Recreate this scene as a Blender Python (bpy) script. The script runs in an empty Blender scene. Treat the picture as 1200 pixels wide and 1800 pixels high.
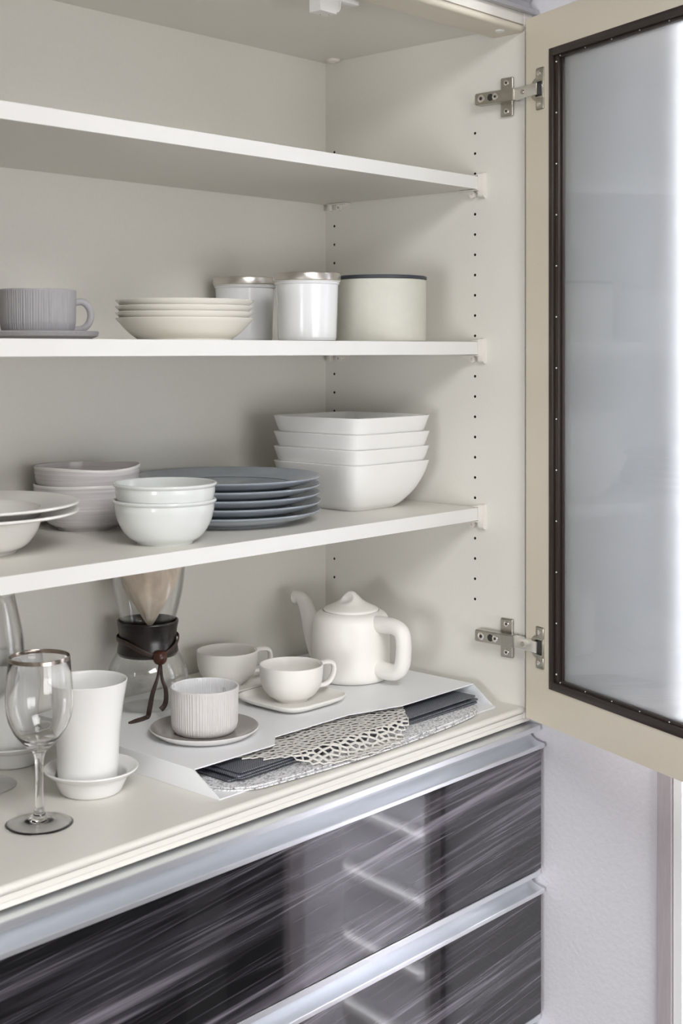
import bpy, bmesh, math, random
from mathutils import Vector, Matrix
S = bpy.context.scene
COL = S.collection
PI = math.pi
EYE = 1.45
# ------------------------------------------------------------------ camera
cam = bpy.data.cameras.new('camera'); camo = bpy.data.objects.new('camera', cam); COL.objects.link(camo)
camo.location = (0, 0, EYE); camo.rotation_euler = (PI/2, 0, math.radians(-47.69))
cam.sensor_fit = 'HORIZONTAL'; cam.sensor_width = 24.0; cam.lens = 24.0*2353/1200
cam.shift_y = -(900-614.6)/1200
cam.clip_start = 0.05
cam.dof.use_dof = True; cam.dof.focus_distance = 1.85; cam.dof.aperture_fstop = 9.0
S.camera = camo
# ------------------------------------------------------------------ world, lights, exposure
w = bpy.data.worlds.new('world'); S.world = w; w.use_nodes = True
w.node_tree.nodes['Background'].inputs[0].default_value = (0.80, 0.88, 1.0, 1)
w.node_tree.nodes['Background'].inputs[1].default_value = 0.6
S.view_settings.view_transform = 'Standard'; S.view_settings.look = 'None'
S.view_settings.gamma = 1.0; S.view_settings.use_curve_mapping = False
S.view_settings.exposure = 0.0


def area(name, loc, target, sx, sy, watts, color):
    l = bpy.data.lights.new(name, 'AREA'); l.shape = 'RECTANGLE'; l.size = sx; l.size_y = sy
    l.energy = watts; l.color = color
    o = bpy.data.objects.new(name, l); COL.objects.link(o); o.location = loc
    o.rotation_euler = (Vector(target)-Vector(loc)).to_track_quat('-Z', 'Y').to_euler()
    return o


area('window_daylight', (0.45, -1.97, 1.14), (0.45, 0, 1.14), 1.7, 0.85, 33, (1.0, 0.99, 0.975))
area('side_window_daylight', (-1.54, 0.3, 1.02), (0, 0.3, 1.02), 1.1, 0.75, 35, (0.97, 0.985, 1.0))
area('ceiling_lamp', (0.3, -0.5, 2.45), (0.3, -0.5, 0), 1.0, 1.0, 48, (0.99, 0.99, 1.0))
area('hall_daylight', (2.0, -0.45, 2.38), (2.0, -0.45, 0), 0.5, 1.2, 400, (0.98, 0.99, 1.0))
S.cycles.max_bounces = 32; S.cycles.transmission_bounces = 32; S.cycles.transparent_max_bounces = 24

# ------------------------------------------------------------------ materials
def mat(name, color, rough=0.5, metal=0.0, **kw):
    m = bpy.data.materials.new(name); m.use_nodes = True
    b = m.node_tree.nodes['Principled BSDF']
    b.inputs['Base Color'].default_value = (*color, 1); b.inputs['Roughness'].default_value = rough
    b.inputs['Metallic'].default_value = metal
    for k, v in kw.items():
        b.inputs[k.replace('_', ' ')].default_value = v
    return m


def nd(m, t, **kw):
    n = m.node_tree.nodes.new(t)
    for k, v in kw.items():
        if k in n.inputs: n.inputs[k].default_value = v
        else: setattr(n, k, v)
    return n


def lk(m, a, b): m.node_tree.links.new(a, b)


def grain(m, scale=40, amount=0.06, bump=0.0, stretch=(1, 1, 1), dist=0.001, detail=3.0):
    """slight colour variation and relief from noise in object space"""
    b = m.node_tree.nodes['Principled BSDF']; c = tuple(b.inputs['Base Color'].default_value)
    tc = nd(m, 'ShaderNodeTexCoord'); mp = nd(m, 'ShaderNodeMapping'); mp.inputs['Scale'].default_value = stretch
    nz = nd(m, 'ShaderNodeTexNoise', Scale=scale, Detail=detail)
    lk(m, tc.outputs['Object'], mp.inputs['Vector']); lk(m, mp.outputs[0], nz.inputs['Vector'])
    r = nd(m, 'ShaderNodeValToRGB')
    r.color_ramp.elements[0].position = 0.3; r.color_ramp.elements[1].position = 0.7
    r.color_ramp.elements[0].color = tuple(max(0, x*(1-amount)) for x in c[:3])+(1,)
    r.color_ramp.elements[1].color = tuple(min(1, x*(1+amount)) for x in c[:3])+(1,)
    lk(m, nz.outputs[0], r.inputs[0]); lk(m, r.outputs[0], b.inputs['Base Color'])
    if bump:
        bp = nd(m, 'ShaderNodeBump', Strength=bump, Distance=dist)
        lk(m, nz.outputs[0], bp.inputs['Height']); lk(m, bp.outputs[0], b.inputs['Normal'])
    return m


LAM = grain(mat('cream_laminate', (0.755, 0.737, 0.68), 0.42), 300, 0.012)
EDGE = mat('white_edge_band', (0.79, 0.785, 0.765), 0.4)
BEIGE = grain(mat('beige_lacquer', (0.75, 0.68, 0.565), 0.3), 200, 0.01)
RAILM = mat('warm_rail_laminate', (0.70, 0.645, 0.545), 0.35)
WALL = grain(mat('lavender_wallpaper', (0.755, 0.74, 0.785), 0.85), 140, 0.015, 0.35, dist=0.002)
ROOMW = grain(mat('room_plaster', (0.50, 0.48, 0.46), 0.9), 60, 0.03)
CEILW = grain(mat('brown_wood_ceiling', (0.16, 0.13, 0.10), 0.8), 5, 0.15, 0, (1, 10, 1))
DARKW = mat('charcoal_panel', (0.022, 0.021, 0.022), 0.35)
GREYW = mat('grey_stile', (0.10, 0.10, 0.098), 0.5)
FLOORM = grain(mat('dark_oak_floor', (0.075, 0.055, 0.042), 0.45), 6, 0.3, 0.05, (1, 12, 1))
TRIMM = grain(mat('greige_casing', (0.44, 0.40, 0.42), 0.5), 30, 0.05, 0, (8, 8, 1))
JAMBS = mat('white_jamb_paint', (0.85, 0.85, 0.855), 0.5)
JAMB = mat('white_jamb', (0.85, 0.85, 0.85), 0.4)
HALLW = mat('hall_white', (0.80, 0.80, 0.82), 0.7)
ALU = grain(mat('brushed_aluminium', (0.80, 0.82, 0.85), 0.36, 0.9), 120, 0.03, 0, (0.4, 60, 60))
GREYALU = mat('grey_aluminium', (0.48, 0.48, 0.50), 0.4, 0.6)
STEEL = grain(mat('nickel_steel', (0.50, 0.48, 0.43), 0.28, 1.0), 200, 0.05)
CHROME = mat('chrome', (0.85, 0.84, 0.82), 0.12, 1.0)
DARKHOLE = mat('dark_recess', (0.03, 0.028, 0.025), 0.6)
WPLAST = mat('white_plastic', (0.80, 0.77, 0.71), 0.4)
WHITEPL = mat('bright_white_plastic', (0.86, 0.85, 0.83), 0.35)
BROWNF = mat('dark_brown_frame', (0.045, 0.034, 0.030), 0.35, 0.3)
LIDST = grain(mat('brushed_lid_steel', (0.62, 0.59, 0.55), 0.30, 1.0), 80, 0.08, 0, (1, 1, 30))
ENAMEL = mat('white_enamel', (0.83, 0.84, 0.86), 0.16)
SAGE = grain(mat('sage_grey_tin', (0.60, 0.595, 0.52), 0.5), 90, 0.02)
NAVY = mat('blue_black_rubber', (0.035, 0.042, 0.055), 0.5)
CREAM = mat('cream_porcelain', (0.83, 0.805, 0.735), 0.22)
WHITEP = mat('white_porcelain', (0.86, 0.855, 0.84), 0.18)
SOUPW = mat('warm_white_porcelain', (0.84, 0.825, 0.79), 0.15)
PALEB = grain(mat('pale_grey_glaze', (0.73, 0.75, 0.735), 0.1), 12, 0.02)
SLATE = grain(mat('slate_blue_glaze', (0.29, 0.32, 0.36), 0.16), 30, 0.05)
SLATEB = mat('pale_slate_outer_side', (0.47, 0.50, 0.535), 0.2)  # paler slate tone for the plates' underside and outer wall, below the lip
LILAC = grain(mat('lilac_grey_glaze', (0.66, 0.63, 0.635), 0.15), 9, 0.13, 0.15, (1, 1, 60), 0.0006)
RIM = mat('pale_rim_glaze', (0.74, 0.72, 0.70), 0.2)
GREYST = grain(mat('grey_stoneware', (0.37, 0.36, 0.375), 0.6), 60, 0.05, 0.05, (6, 6, 0.7), 0.0006)
PALEST = grain(mat('pale_stoneware', (0.63, 0.605, 0.59), 0.65), 60, 0.05, 0.05, (6, 6, 0.7), 0.0006)
INGLAZE = mat('white_inner_glaze', (0.82, 0.82, 0.83), 0.12)
TAUPE = mat('taupe_glaze', (0.34, 0.315, 0.30), 0.12)
MATTE = mat('matte_cream_porcelain', (0.84, 0.82, 0.775), 0.38)
TRAYW = mat('white_powder_coat', (0.87, 0.88, 0.90), 0.32)
GLASS = mat('clear_glass', (1, 1, 1), 0.0, Transmission_Weight=1.0, IOR=1.46)
_o = GLASS.node_tree.nodes['Material Output']; _b = GLASS.node_tree.nodes['Principled BSDF']
_t = nd(GLASS, 'ShaderNodeBsdfTransparent'); _m = nd(GLASS, 'ShaderNodeMixShader'); _m.inputs[0].default_value = 0.0
lk(GLASS, _b.outputs[0], _m.inputs[1]); lk(GLASS, _t.outputs[0], _m.inputs[2]); lk(GLASS, _m.outputs[0], _o.inputs[0])
def thin_glass():
    m = bpy.data.materials.new('thin_blown_glass'); m.use_nodes = True; nt = m.node_tree
    out = nt.nodes['Material Output']; nt.nodes.remove(nt.nodes['Principled BSDF'])
    lw = nd(m, 'ShaderNodeLayerWeight', Blend=0.5)
    pw = nd(m, 'ShaderNodeMath', operation='POWER'); pw.inputs[1].default_value = 2.6
    ma = nd(m, 'ShaderNodeMath', operation='MULTIPLY_ADD'); ma.inputs[1].default_value = 0.85; ma.inputs[2].default_value = 0.045
    lk(m, lw.outputs['Facing'], pw.inputs[0]); lk(m, pw.outputs[0], ma.inputs[0])
    t = nd(m, 'ShaderNodeBsdfTransparent'); t.inputs[0].default_value = (0.985, 0.988, 0.985, 1)
    g = nd(m, 'ShaderNodeBsdfGlossy', Roughness=0.0)
    mx = nd(m, 'ShaderNodeMixShader'); lk(m, ma.outputs[0], mx.inputs[0]); lk(m, t.outputs[0], mx.inputs[1]); lk(m, g.outputs[0], mx.inputs[2])
    lk(m, mx.outputs[0], out.inputs[0]); return m


THINGLASS = thin_glass()
GOLD = mat('platinum_rim', (0.42, 0.36, 0.31), 0.18, 1.0)
COLLAR = grain(mat('dark_stained_wood', (0.016, 0.012, 0.012), 0.28), 30, 0.3, 0, (1, 1, 8))
LEATHER = grain(mat('dark_brown_leather', (0.045, 0.026, 0.020), 0.45), 200, 0.3)
BEAD = grain(mat('reddish_wood_bead', (0.075, 0.022, 0.014), 0.3), 60, 0.3)
CLOTH = grain(mat('stained_flannel', (0.80, 0.675, 0.555), 0.9), 22, 0.22, 0.3, (1, 1, 1), 0.002, 6.0)
LACE = mat('ivory_vinyl_lace', (0.72, 0.70, 0.65), 0.4)
PANE = mat('frosted_glass', (0.74, 0.765, 0.785), 0.27, Transmission_Weight=0.70, IOR=1.45,
           Coat_Weight=0.8, Coat_Roughness=0.03)


def drawer_material():
    m = mat('streaked_dark_gloss', (0.02, 0.02, 0.02), 0.05, IOR=1.8)
    b = m.node_tree.nodes['Principled BSDF']
    tc = nd(m, 'ShaderNodeTexCoord'); acc = None
    for k, (ang, sx, sz, lo, hi) in enumerate([(4.5, 0.7, 14, 0.48, 0.80), (2.5, 1.2, 60, 0.53, 0.88), (6.0, 0.9, 90, 0.55, 0.88), (4.0, 2.6, 210, 0.56, 0.92)]):
        mp = nd(m, 'ShaderNodeMapping'); mp.inputs['Rotation'].default_value = (0, math.radians(ang), 0)
        mp2 = nd(m, 'ShaderNodeMapping'); mp2.inputs['Scale'].default_value = (sx, 1, sz); mp2.inputs['Location'].default_value = (k*3.7, 0, k*1.9)
        nz = nd(m, 'ShaderNodeTexNoise', Scale=1.6, Detail=3.0, Roughness=0.6)
        mr = nd(m, 'ShaderNodeMapRange'); mr.inputs[1].default_value = lo; mr.inputs[2].default_value = hi
        lk(m, tc.outputs['Object'], mp.inputs[0]); lk(m, mp.outputs[0], mp2.inputs[0]); lk(m, mp2.outputs[0], nz.inputs['Vector'])
        lk(m, nz.outputs[0], mr.inputs[0])
        if acc is None: acc = mr.outputs[0]
        else:
            ad = nd(m, 'ShaderNodeMath', operation='ADD'); lk(m, acc, ad.inputs[0]); lk(m, mr.outputs[0], ad.inputs[1]); acc = ad.outputs[0]
    r = nd(m, 'ShaderNodeValToRGB'); e = r.color_ramp.elements
    e[0].color = (0.008, 0.0078, 0.0088, 1); e[1].color = (0.20, 0.185, 0.215, 1); e[1].position = 1.0
    x = r.color_ramp.elements.new(0.35); x.color = (0.042, 0.039, 0.046, 1)
    lk(m, acc, r.inputs[0]); lk(m, r.outputs[0], b.inputs['Base Color'])
    return m


STREAK = drawer_material()


def mat_weave(name, c0, c1, kind):
    m = mat(name, c0, 0.5); b = m.node_tree.nodes['Principled BSDF']
    tc = nd(m, 'ShaderNodeTexCoord'); r = nd(m, 'ShaderNodeValToRGB')
    r.color_ramp.elements[0].color = (*c0, 1); r.color_ramp.elements[1].color = (*c1, 1)
    bp = nd(m, 'ShaderNodeBump', Strength=0.6, Distance=0.001)
    if kind == 'weave':
        t = nd(m, 'ShaderNodeTexChecker', Scale=620.0)
        nz = nd(m, 'ShaderNodeTexNoise', Scale=500.0)
        mx = nd(m, 'ShaderNodeMath', operation='MULTIPLY'); lk(m, tc.outputs['Object'], t.inputs[0]); lk(m, tc.outputs['Object'], nz.inputs['Vector'])
        lk(m, t.outputs['Fac'], mx.inputs[0]); lk(m, nz.outputs[0], mx.inputs[1]); out = mx.outputs[0]
        r.color_ramp.elements[1].position = 0.6
    else:
        mp = nd(m, 'ShaderNodeMapping'); mp.inputs['Scale'].default_value = (0.6, 1.5, 1)
        t = nd(m, 'ShaderNodeTexNoise', Scale=420.0, Detail=2.0); lk(m, tc.outputs['Object'], mp.inputs[0]); lk(m, mp.outputs[0], t.inputs['Vector']); out = t.outputs[0]
        r.color_ramp.elements[0].position = 0.33; r.color_ramp.elements[1].position = 0.52
    lk(m, out, r.inputs[0]); lk(m, r.outputs[0], b.inputs['Base Color']); lk(m, out, bp.inputs['Height']); lk(m, bp.outputs[0], b.inputs['Normal'])
    return m


SILVER = mat_weave('glittery_silver_weave', (0.16, 0.16, 0.18), (0.95, 0.95, 0.96), 'glitter')
DARKMAT = mat_weave('charcoal_weave', (0.035, 0.038, 0.048), (0.27, 0.28, 0.32), 'weave')

# ------------------------------------------------------------------ helpers
def wloc(o):
    v = Vector((0, 0, 0))
    while o is not None:
        v = v + o.location; o = o.parent
    return v


def link(name, bm, m, parent=None, smooth=40, at=None, world=False):
    """link a bmesh as one object; world=True: the bmesh is in world coordinates"""
    bmesh.ops.recalc_face_normals(bm, faces=bm.faces)
    me = bpy.data.meshes.new(name); o = bpy.data.objects.new(name, me); COL.objects.link(o)
    if parent is not None: o.parent = parent
    if at is not None: o.location = at
    if world: bmesh.ops.translate(bm, verts=bm.verts, vec=-wloc(o))
    bm.to_mesh(me); bm.free()
    for x in (m if isinstance(m, (list, tuple)) else [m]): me.materials.append(x)
    if smooth:
        me.shade_smooth(); me.set_sharp_from_angle(angle=math.radians(smooth))
        if len(me.polygons) < 300:
            md = o.modifiers.new('weighted_normal', 'WEIGHTED_NORMAL'); md.keep_sharp = True; md.weight = 100
    return o


def tag(o, label=None, cat=None, group=None, kind=None):
    if label: o['label'] = label
    if cat: o['category'] = cat
    if group: o['group'] = group
    if kind: o['kind'] = kind
    return o


def thing(name, loc, label, cat, group=None, rz=0):
    o = bpy.data.objects.new(name, None); COL.objects.link(o); o.location = loc; o.rotation_euler = (0, 0, rz)
    o.empty_display_size = 0.02
    return tag(o, label, cat, group)


def dup(root, loc, label, rz=None):
    def cp(o, par):
        c = o.copy(); COL.objects.link(c)
        if par is not None: c.parent = par
        for ch in o.children: cp(ch, c)
        return c
    c = cp(root, None); c.location = loc; c['label'] = label
    if rz is not None: c.rotation_euler = (0, 0, rz)
    return c


def box(bm, x0, x1, y0, y1, z0, z1, bev=0.0, seg=2, mi=0, M=None):
    r = bmesh.ops.create_cube(bm, size=1.0); vs = r['verts']
    for v in vs:
        v.co = Vector(((x0+x1)/2+v.co.x*(x1-x0), (y0+y1)/2+v.co.y*(y1-y0), (z0+z1)/2+v.co.z*(z1-z0)))
    fs = {f for v in vs for f in v.link_faces}
    if bev:
        es = {e for v in vs for e in v.link_edges}
        r = bmesh.ops.bevel(bm, geom=list(es), offset=bev, segments=seg, affect='EDGES', profile=0.5)
        vs = list({v for f in r['faces'] for v in f.verts} | {v for v in vs if v.is_valid})
        fs = {f for v in vs for f in v.link_faces}
    for f in fs: f.material_index = mi
    if M is not None:
        for v in vs: v.co = M @ v.co
    return vs


def boxobj(name, x0, x1, y0, y1, z0, z1, m, parent=None, bev=0.0008, world=True):
    bm = bmesh.new(); box(bm, x0, x1, y0, y1, z0, z1, bev); return link(name, bm, m, parent, world=world)


def lathe(bm, prof, seg=64, shape=None, mi=None, closed=False, center=(0, 0, 0)):
    """revolve (r,z) profile; shape(theta,r,z)->(x,y,z); mi(i)->material index for span i"""
    rings = []
    for (r, z) in prof:
        if r < 1e-7:
            rings.append([bm.verts.new((center[0], center[1], center[2]+z))]*seg)
        else:
            ring = []
            for k in range(seg):
                th = 2*PI*k/seg
                p = shape(th, r, z) if shape else (r*math.cos(th), r*math.sin(th), z)
                ring.append(bm.verts.new((p[0]+center[0], p[1]+center[1], p[2]+center[2])))
            rings.append(ring)
    n = len(rings)
    for i in range(n if closed else n-1):
        a, b = rings[i], rings[(i+1) % n]
        for k in range(seg):
            k2 = (k+1) % seg
            vs = []
            for v in (a[k], a[k2], b[k2], b[k]):
                if v not in vs: vs.append(v)
            if len(vs) >= 3:
                try: f = bm.faces.new(vs)
                except ValueError: continue
                if mi: f.material_index = mi(i)


def spline(pts, n=6):
    """Catmull-Rom through points"""
    out = []; P = [Vector(p) for p in pts]
    for i in range(len(P)-1):
        p0 = P[i-1] if i else P[i]*2-P[i+1]; p1 = P[i]; p2 = P[i+1]; p3 = P[i+2] if i+2 < len(P) else P[i+1]*2-P[i]
        for k in range(n):
            t = k/n
            out.append(0.5*((2*p1)+(p2-p0)*t+(2*p0-5*p1+4*p2-p3)*t*t+(3*p1-p0-3*p2+p3)*t**3))
    out.append(P[-1]); return out


def sweep(bm, pts, a, b=None, seg=12, up=None, cap=True, n=6, mi=0):
    """tube along a smooth path; a,b: half widths (number or list); up: fixed direction of axis b"""
    m = len(pts); A = a if isinstance(a, (list, tuple)) else [a]*m
    b = a if b is None else b; B = b if isinstance(b, (list, tuple)) else [b]*m
    path = spline(pts, n); rad = spline([(x, y, 0) for x, y in zip(A, B)], n)
    rings = []; nrm = None
    for i, p in enumerate(path):
        t = (path[min(i+1, len(path)-1)]-path[max(i-1, 0)]).normalized()
        if up is not None: nrm = Vector(up)-t*Vector(up).dot(t)
        elif nrm is None:
            nrm = t.orthogonal()
        else: nrm = nrm-t*nrm.dot(t)
        nrm.normalize(); bi = t.cross(nrm)
        rings.append([bm.verts.new(p+bi*rad[i].x*math.cos(2*PI*k/seg)+nrm*rad[i].y*math.sin(2*PI*k/seg)) for k in range(seg)])
    for i in range(len(rings)-1):
        for k in range(seg):
            bm.faces.new((rings[i][k], rings[i][(k+1) % seg], rings[i+1][(k+1) % seg], rings[i+1][k])).material_index = mi
    if cap:
        bm.faces.new(rings[0][::-1]).material_index = mi; bm.faces.new(rings[-1]).material_index = mi


def prism(bm, poly, axis, a0, a1, mi=0):
    """extrude a closed 2-D polygon along an axis ('x': poly=(y,z); 'y': (x,z); 'z': (x,y))"""
    def P(p, t): return {'x': (t, p[0], p[1]), 'y': (p[0], t, p[1]), 'z': (p[0], p[1], t)}[axis]
    A = [bm.verts.new(P(p, a0)) for p in poly]; B = [bm.verts.new(P(p, a1)) for p in poly]
    fs = [bm.faces.new(A), bm.faces.new(B)]
    for i in range(len(poly)):
        j = (i+1) % len(poly); fs.append(bm.faces.new((A[i], A[j], B[j], B[i])))
    for f in fs: f.material_index = mi
    return A+B


def prof2(pts, n=5): return [(max(p.x, 0), p.y) for p in spline([(r, z, 0) for r, z in pts], n)]


def superell(nexp):
    def f(th, r, z):
        n = nexp(r, z) if callable(nexp) else nexp
        c, s = math.cos(th), math.sin(th)
        k = (abs(c)**n+abs(s)**n)**(-1/n)
        return (r*k*c, r*k*s, z)
    return f


def disc(bm, c, r, h, seg=20, axis='z', bev=0.25):
    """low round button; axis points along its height"""
    vs0 = set(bm.verts)
    lathe(bm, [(0, 0), (r, 0), (r, h*(1-bev)), (r*(1-bev*0.5), h), (0, h)], seg)
    vs = [v for v in bm.verts if v not in vs0]
    q = Vector(axis if not isinstance(axis, str) else {'x': (1, 0, 0), 'y': (0, 1, 0), 'z': (0, 0, 1)}[axis]).to_track_quat('Z', 'Y')
    for v in vs: v.co = q @ v.co+Vector(c)
    return vs

# ------------------------------------------------------------------ key planes of the cupboard
XL, XR, YF, YB = 0.70, 1.60, 1.1005, 1.4915
ZF, ZT = EYE-0.5132, EYE+0.4672
YS = 1.178                                    # shelf front
SH1, SH2, SH3 = EYE+0.2551, EYE+0.0116, EYE-0.2325
TH = 0.019
XW = 1.628                                     # right wall surface
# ------------------------------------------------------------------ setting
def struct(o): o['kind'] = 'structure'; return o


struct(boxobj('floor', -1.9, 3.2, -2.4, 1.75, -0.05, 0, FLOORM, bev=0))
struct(boxobj('ceiling', -1.9, 3.2, -2.4, 1.75, 2.5, 2.6, CEILW, bev=0))
struct(boxobj('wall_back', -1.9, 3.2, 1.53, 1.65, 0, 2.5, WALL, bev=0))
bm = bmesh.new(); YO0, YO1 = 0.60, 0.878       # gap of the sliding door
box(bm, XW, XW+0.10, YO1+0.002, 1.53, 0, 2.5); box(bm, XW, XW+0.10, -2.0, YO0, 0, 2.5); box(bm, XW, XW+0.10, YO0, YO1+0.002, 2.1, 2.5)
struct(link('wall_right', bm, WALL, smooth=0))
# wall behind the camera with its window opening, wall on the left with another
bm = bmesh.new()
box(bm, -1.9, -0.35, -1.98, -1.90, 0, 2.5); box(bm, 1.45, 1.74, -1.98, -1.90, 0, 2.5)
box(bm, -0.35, 1.45, -1.98, -1.90, 0, 0.70); box(bm, -0.35, 1.45, -1.98, -1.90, 1.66, 2.5)
struct(link('wall_front', bm, ROOMW, smooth=0))
bm = bmesh.new()
for (a, b, c, d) in ((-0.35, 1.45, 0.70, 0.74), (-0.35, 1.45, 1.62, 1.66), (-0.35, -0.31, 0.74, 1.62), (1.41, 1.45, 0.74, 1.62), (0.53, 0.57, 0.74, 1.62)):
    box(bm, a, b, -1.97, -1.91, c, d, 0.002)
struct(link('window_1', bm, JAMB))
bm = bmesh.new()
box(bm, -1.55, -1.45, -1.90, -0.52, 0, 2.5); box(bm, -1.55, -1.45, 0.72, 1.53, 0, 2.5)
box(bm, -1.55, -1.45, -0.52, 0.72, 0, 0.70); box(bm, -1.55, -1.45, -0.52, 0.72, 1.62, 2.5)
struct(link('wall_left', bm, ROOMW, smooth=0))
bm = bmesh.new()
for (a, b, c, d) in ((-0.52, 0.72, 0.70, 0.74), (-0.52, 0.72, 1.58, 1.62), (-0.52, -0.48, 0.74, 1.58), (0.68, 0.72, 0.74, 1.58)):
    box(bm, -1.53, -1.46, a, b, c, d, 0.002)
struct(link('window_2', bm, JAMB))
# casing of the opening, white jamb, dark sliding door, hall beyond
struct(boxobj('trim_1', XW-0.010, XW+0.001, 0.878, 0.8992, 0, 2.12, TRIMM, bev=0.0015))
struct(boxobj('trim_2', XW-0.006, XW+0.115, 0.864, 0.8775, 0, 2.11, JAMBS, bev=0.0015))
bm = bmesh.new(); box(bm, 1.596, 1.624, -0.60, 0.585, 0.01, 2.12, 0.002)
d1 = struct(link('door_1', bm, DARKW))
bm = bmesh.new(); box(bm, 1.593, 1.627, 0.585, 0.60, 0.01, 2.12, 0.002); box(bm, 1.5935, 1.5965, 0.339, 0.444, 0.01, 2.12, 0.0008, mi=1)
struct(link('door_stile', bm, [TRIMM, GREYW], d1))
struct(boxobj('wall_hall', 3.0, 3.1, -2.0, 1.53, 0, 2.5, HALLW, bev=0))
struct(boxobj('wall_hall_end', XW+0.1, 3.0, -2.0, -1.9, 0, 2.5, HALLW, bev=0))
rack = thing('stepped_shelving', (2.0, 0.0, 0), 'white stepped shelving beyond the opening, mirrored in the glossy drawer fronts', 'shelving', rz=math.radians(8.9))
boxobj('back_panel', 0.05, 0.07, -1.5, 0.62, 0, 0.95, HALLW, rack, world=False)
for k, z in enumerate((0.163, 0.294, 0.427, 0.549, 0.67, 0.79)):
    boxobj('shelf_board', 0.012, 0.05, -1.5, 0.62, z-0.010, z+0.006, JAMB, rack, 0.003, world=False)

# ------------------------------------------------------------------ upper cupboard
cab = thing('display_cupboard', (1.15, 1.30, ZF-0.019), 'cream open-fronted dish cupboard with its frosted glass door swung open', 'cupboard')
boxobj('back_panel', XL-0.01, XR+0.01, YB, YB+0.008, ZF-0.015, ZT+0.015, LAM, cab, 0)
boxobj('side_panel', XL-0.019, XL, YF, YB+0.008, ZF-0.0172, ZT+0.019, LAM, cab, 0.0006)


def side_with_holes():
    bm = bmesh.new(); box(bm, XR, XR+TH, YF, YB+0.008, ZF-0.0172, ZT+0.019, 0.0006)
    body = link('side_panel', bm, [LAM, DARKHOLE], cab, smooth=0, world=True)
    bm = bmesh.new()
    zs = [EYE+0.3205-0.030*k for k in range(24)]
    used = (EYE+0.2305, EYE-0.0095, EYE-0.2495)
    for y in (1.1889, 1.472):
        for z in zs:
            if min(abs(z-q) for q in used) < 0.008: continue
            vs0 = set(bm.verts); fs0 = set(bm.faces)
            bmesh.ops.create_cone(bm, cap_ends=True, segments=10, radius1=0.0021, radius2=0.0021, depth=0.024, matrix=Matrix.Translation((XR, y, z)) @ Matrix.Rotation(PI/2, 4, 'Y'))
    for f in bm.faces: f.material_index = 1
    cut = link('cutter', bm, [LAM, DARKHOLE], None, smooth=0, world=True)
    cut.location = -wloc(body); 
    md = body.modifiers.new('holes', 'BOOLEAN'); md.object = cut; md.operation = 'DIFFERENCE'; md.solver = 'EXACT'
    cut.location = (0, 0, 0)
    bpy.context.view_layer.update()
    me = bpy.data.meshes.new_from_object(body.evaluated_get(bpy.context.evaluated_depsgraph_get()))
    body.modifiers.clear(); body.data = me; me.name = 'side_panel_holes'
    bpy.data.objects.remove(cut)


side_with_holes()
boxobj('top_panel', XL, XR, YF+0.001, YB, ZT, ZT+0.019, LAM, cab, 0.0005)
# bottom panel with rounded front nosing
nose = [(YF-0.0015+0.0055-0.0055*math.sin(a), ZF-0.0047+0.0047*math.cos(a)) for a in [PI*k/8 for k in range(9)]]
bm = bmesh.new(); prism(bm, [(YB, ZF)]+nose+[(YF+0.004, ZF-0.0102), (YF+0.003, ZF-0.0106), (YF+0.003, ZF-0.0170), (YB, ZF-0.0170)], 'x', XL-0.019, XR+0.019)
link('bottom_panel', bm, LAM, cab, world=True)
# lowered front rail under the top panel, bead on its front
ZR = EYE+0.4560
nose = [(YF+0.0055-0.0055*math.sin(a), ZR+0.0055-0.0055*math.cos(a)) for a in [PI*k/8 for k in range(9)]]
bm = bmesh.new(); prism(bm, [(1.155, ZR)]+nose+[(YF+0.006, ZR+0.0115), (YF+0.003, ZR+0.012), (YF+0.003, ZR+0.023), (1.155, ZR+0.023)], 'x', XL, XR)
link('front_rail', bm, RAILM, cab, world=True)
bm = bmesh.new(); disc(bm, (1.566, 1.120, ZR), 0.0068, 0.0022, axis=(0, 0, -1)); link('cover_cap', bm, WHITEPL, cab, world=True)
bm = bmesh.new()
lathe(bm, [(0.0045, -0.0002), (0.0045, -0.002), (0.006, -0.0040), (0.0085, -0.0040), (0.0105, -0.002), (0.0112, 0.0)], 28, center=(1.5865, 1.462, ZT)); link('ring_cap', bm, WPLAST, cab, smooth=60, world=True)
# push latch hanging from the top panel
bm = bmesh.new(); box(bm, 1.2555, 1.287, 1.179, 1.200, EYE+0.437, ZT, 0.0015)
lat = link('latch', bm, WHITEPL, cab, world=True)
bm = bmesh.new()
box(bm, 1.283, 1.292, 1.180, 1.199, EYE+0.4405, ZT-0.003, 0.001)
sweep(bm, [(1.290, 1.184, EYE+0.4415), (1.2945, 1.184, EYE+0.447), (1.296, 1.184, EYE+0.456), (1.301, 1.184, EYE+0.463)], 0.003, 0.002, 8)
box(bm, 1.290, 1.329, 1.178, 1.201, EYE+0.456, EYE+0.462, 0.001); box(bm, 1.290, 1.324, 1.181, 1.198, EYE+0.461, ZT, 0.001)
link('latch_hook', bm, WHITEPL, lat, world=True)
bm = bmesh.new()
for (x, y) in ((1.272, 1.195), (1.281, 1.188)): disc(bm, (x, y, EYE+0.4371), 0.0008, 0.0004, 8, (0, 0, -1))
link('pin_hole', bm, DARKHOLE, lat, world=True)

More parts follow.
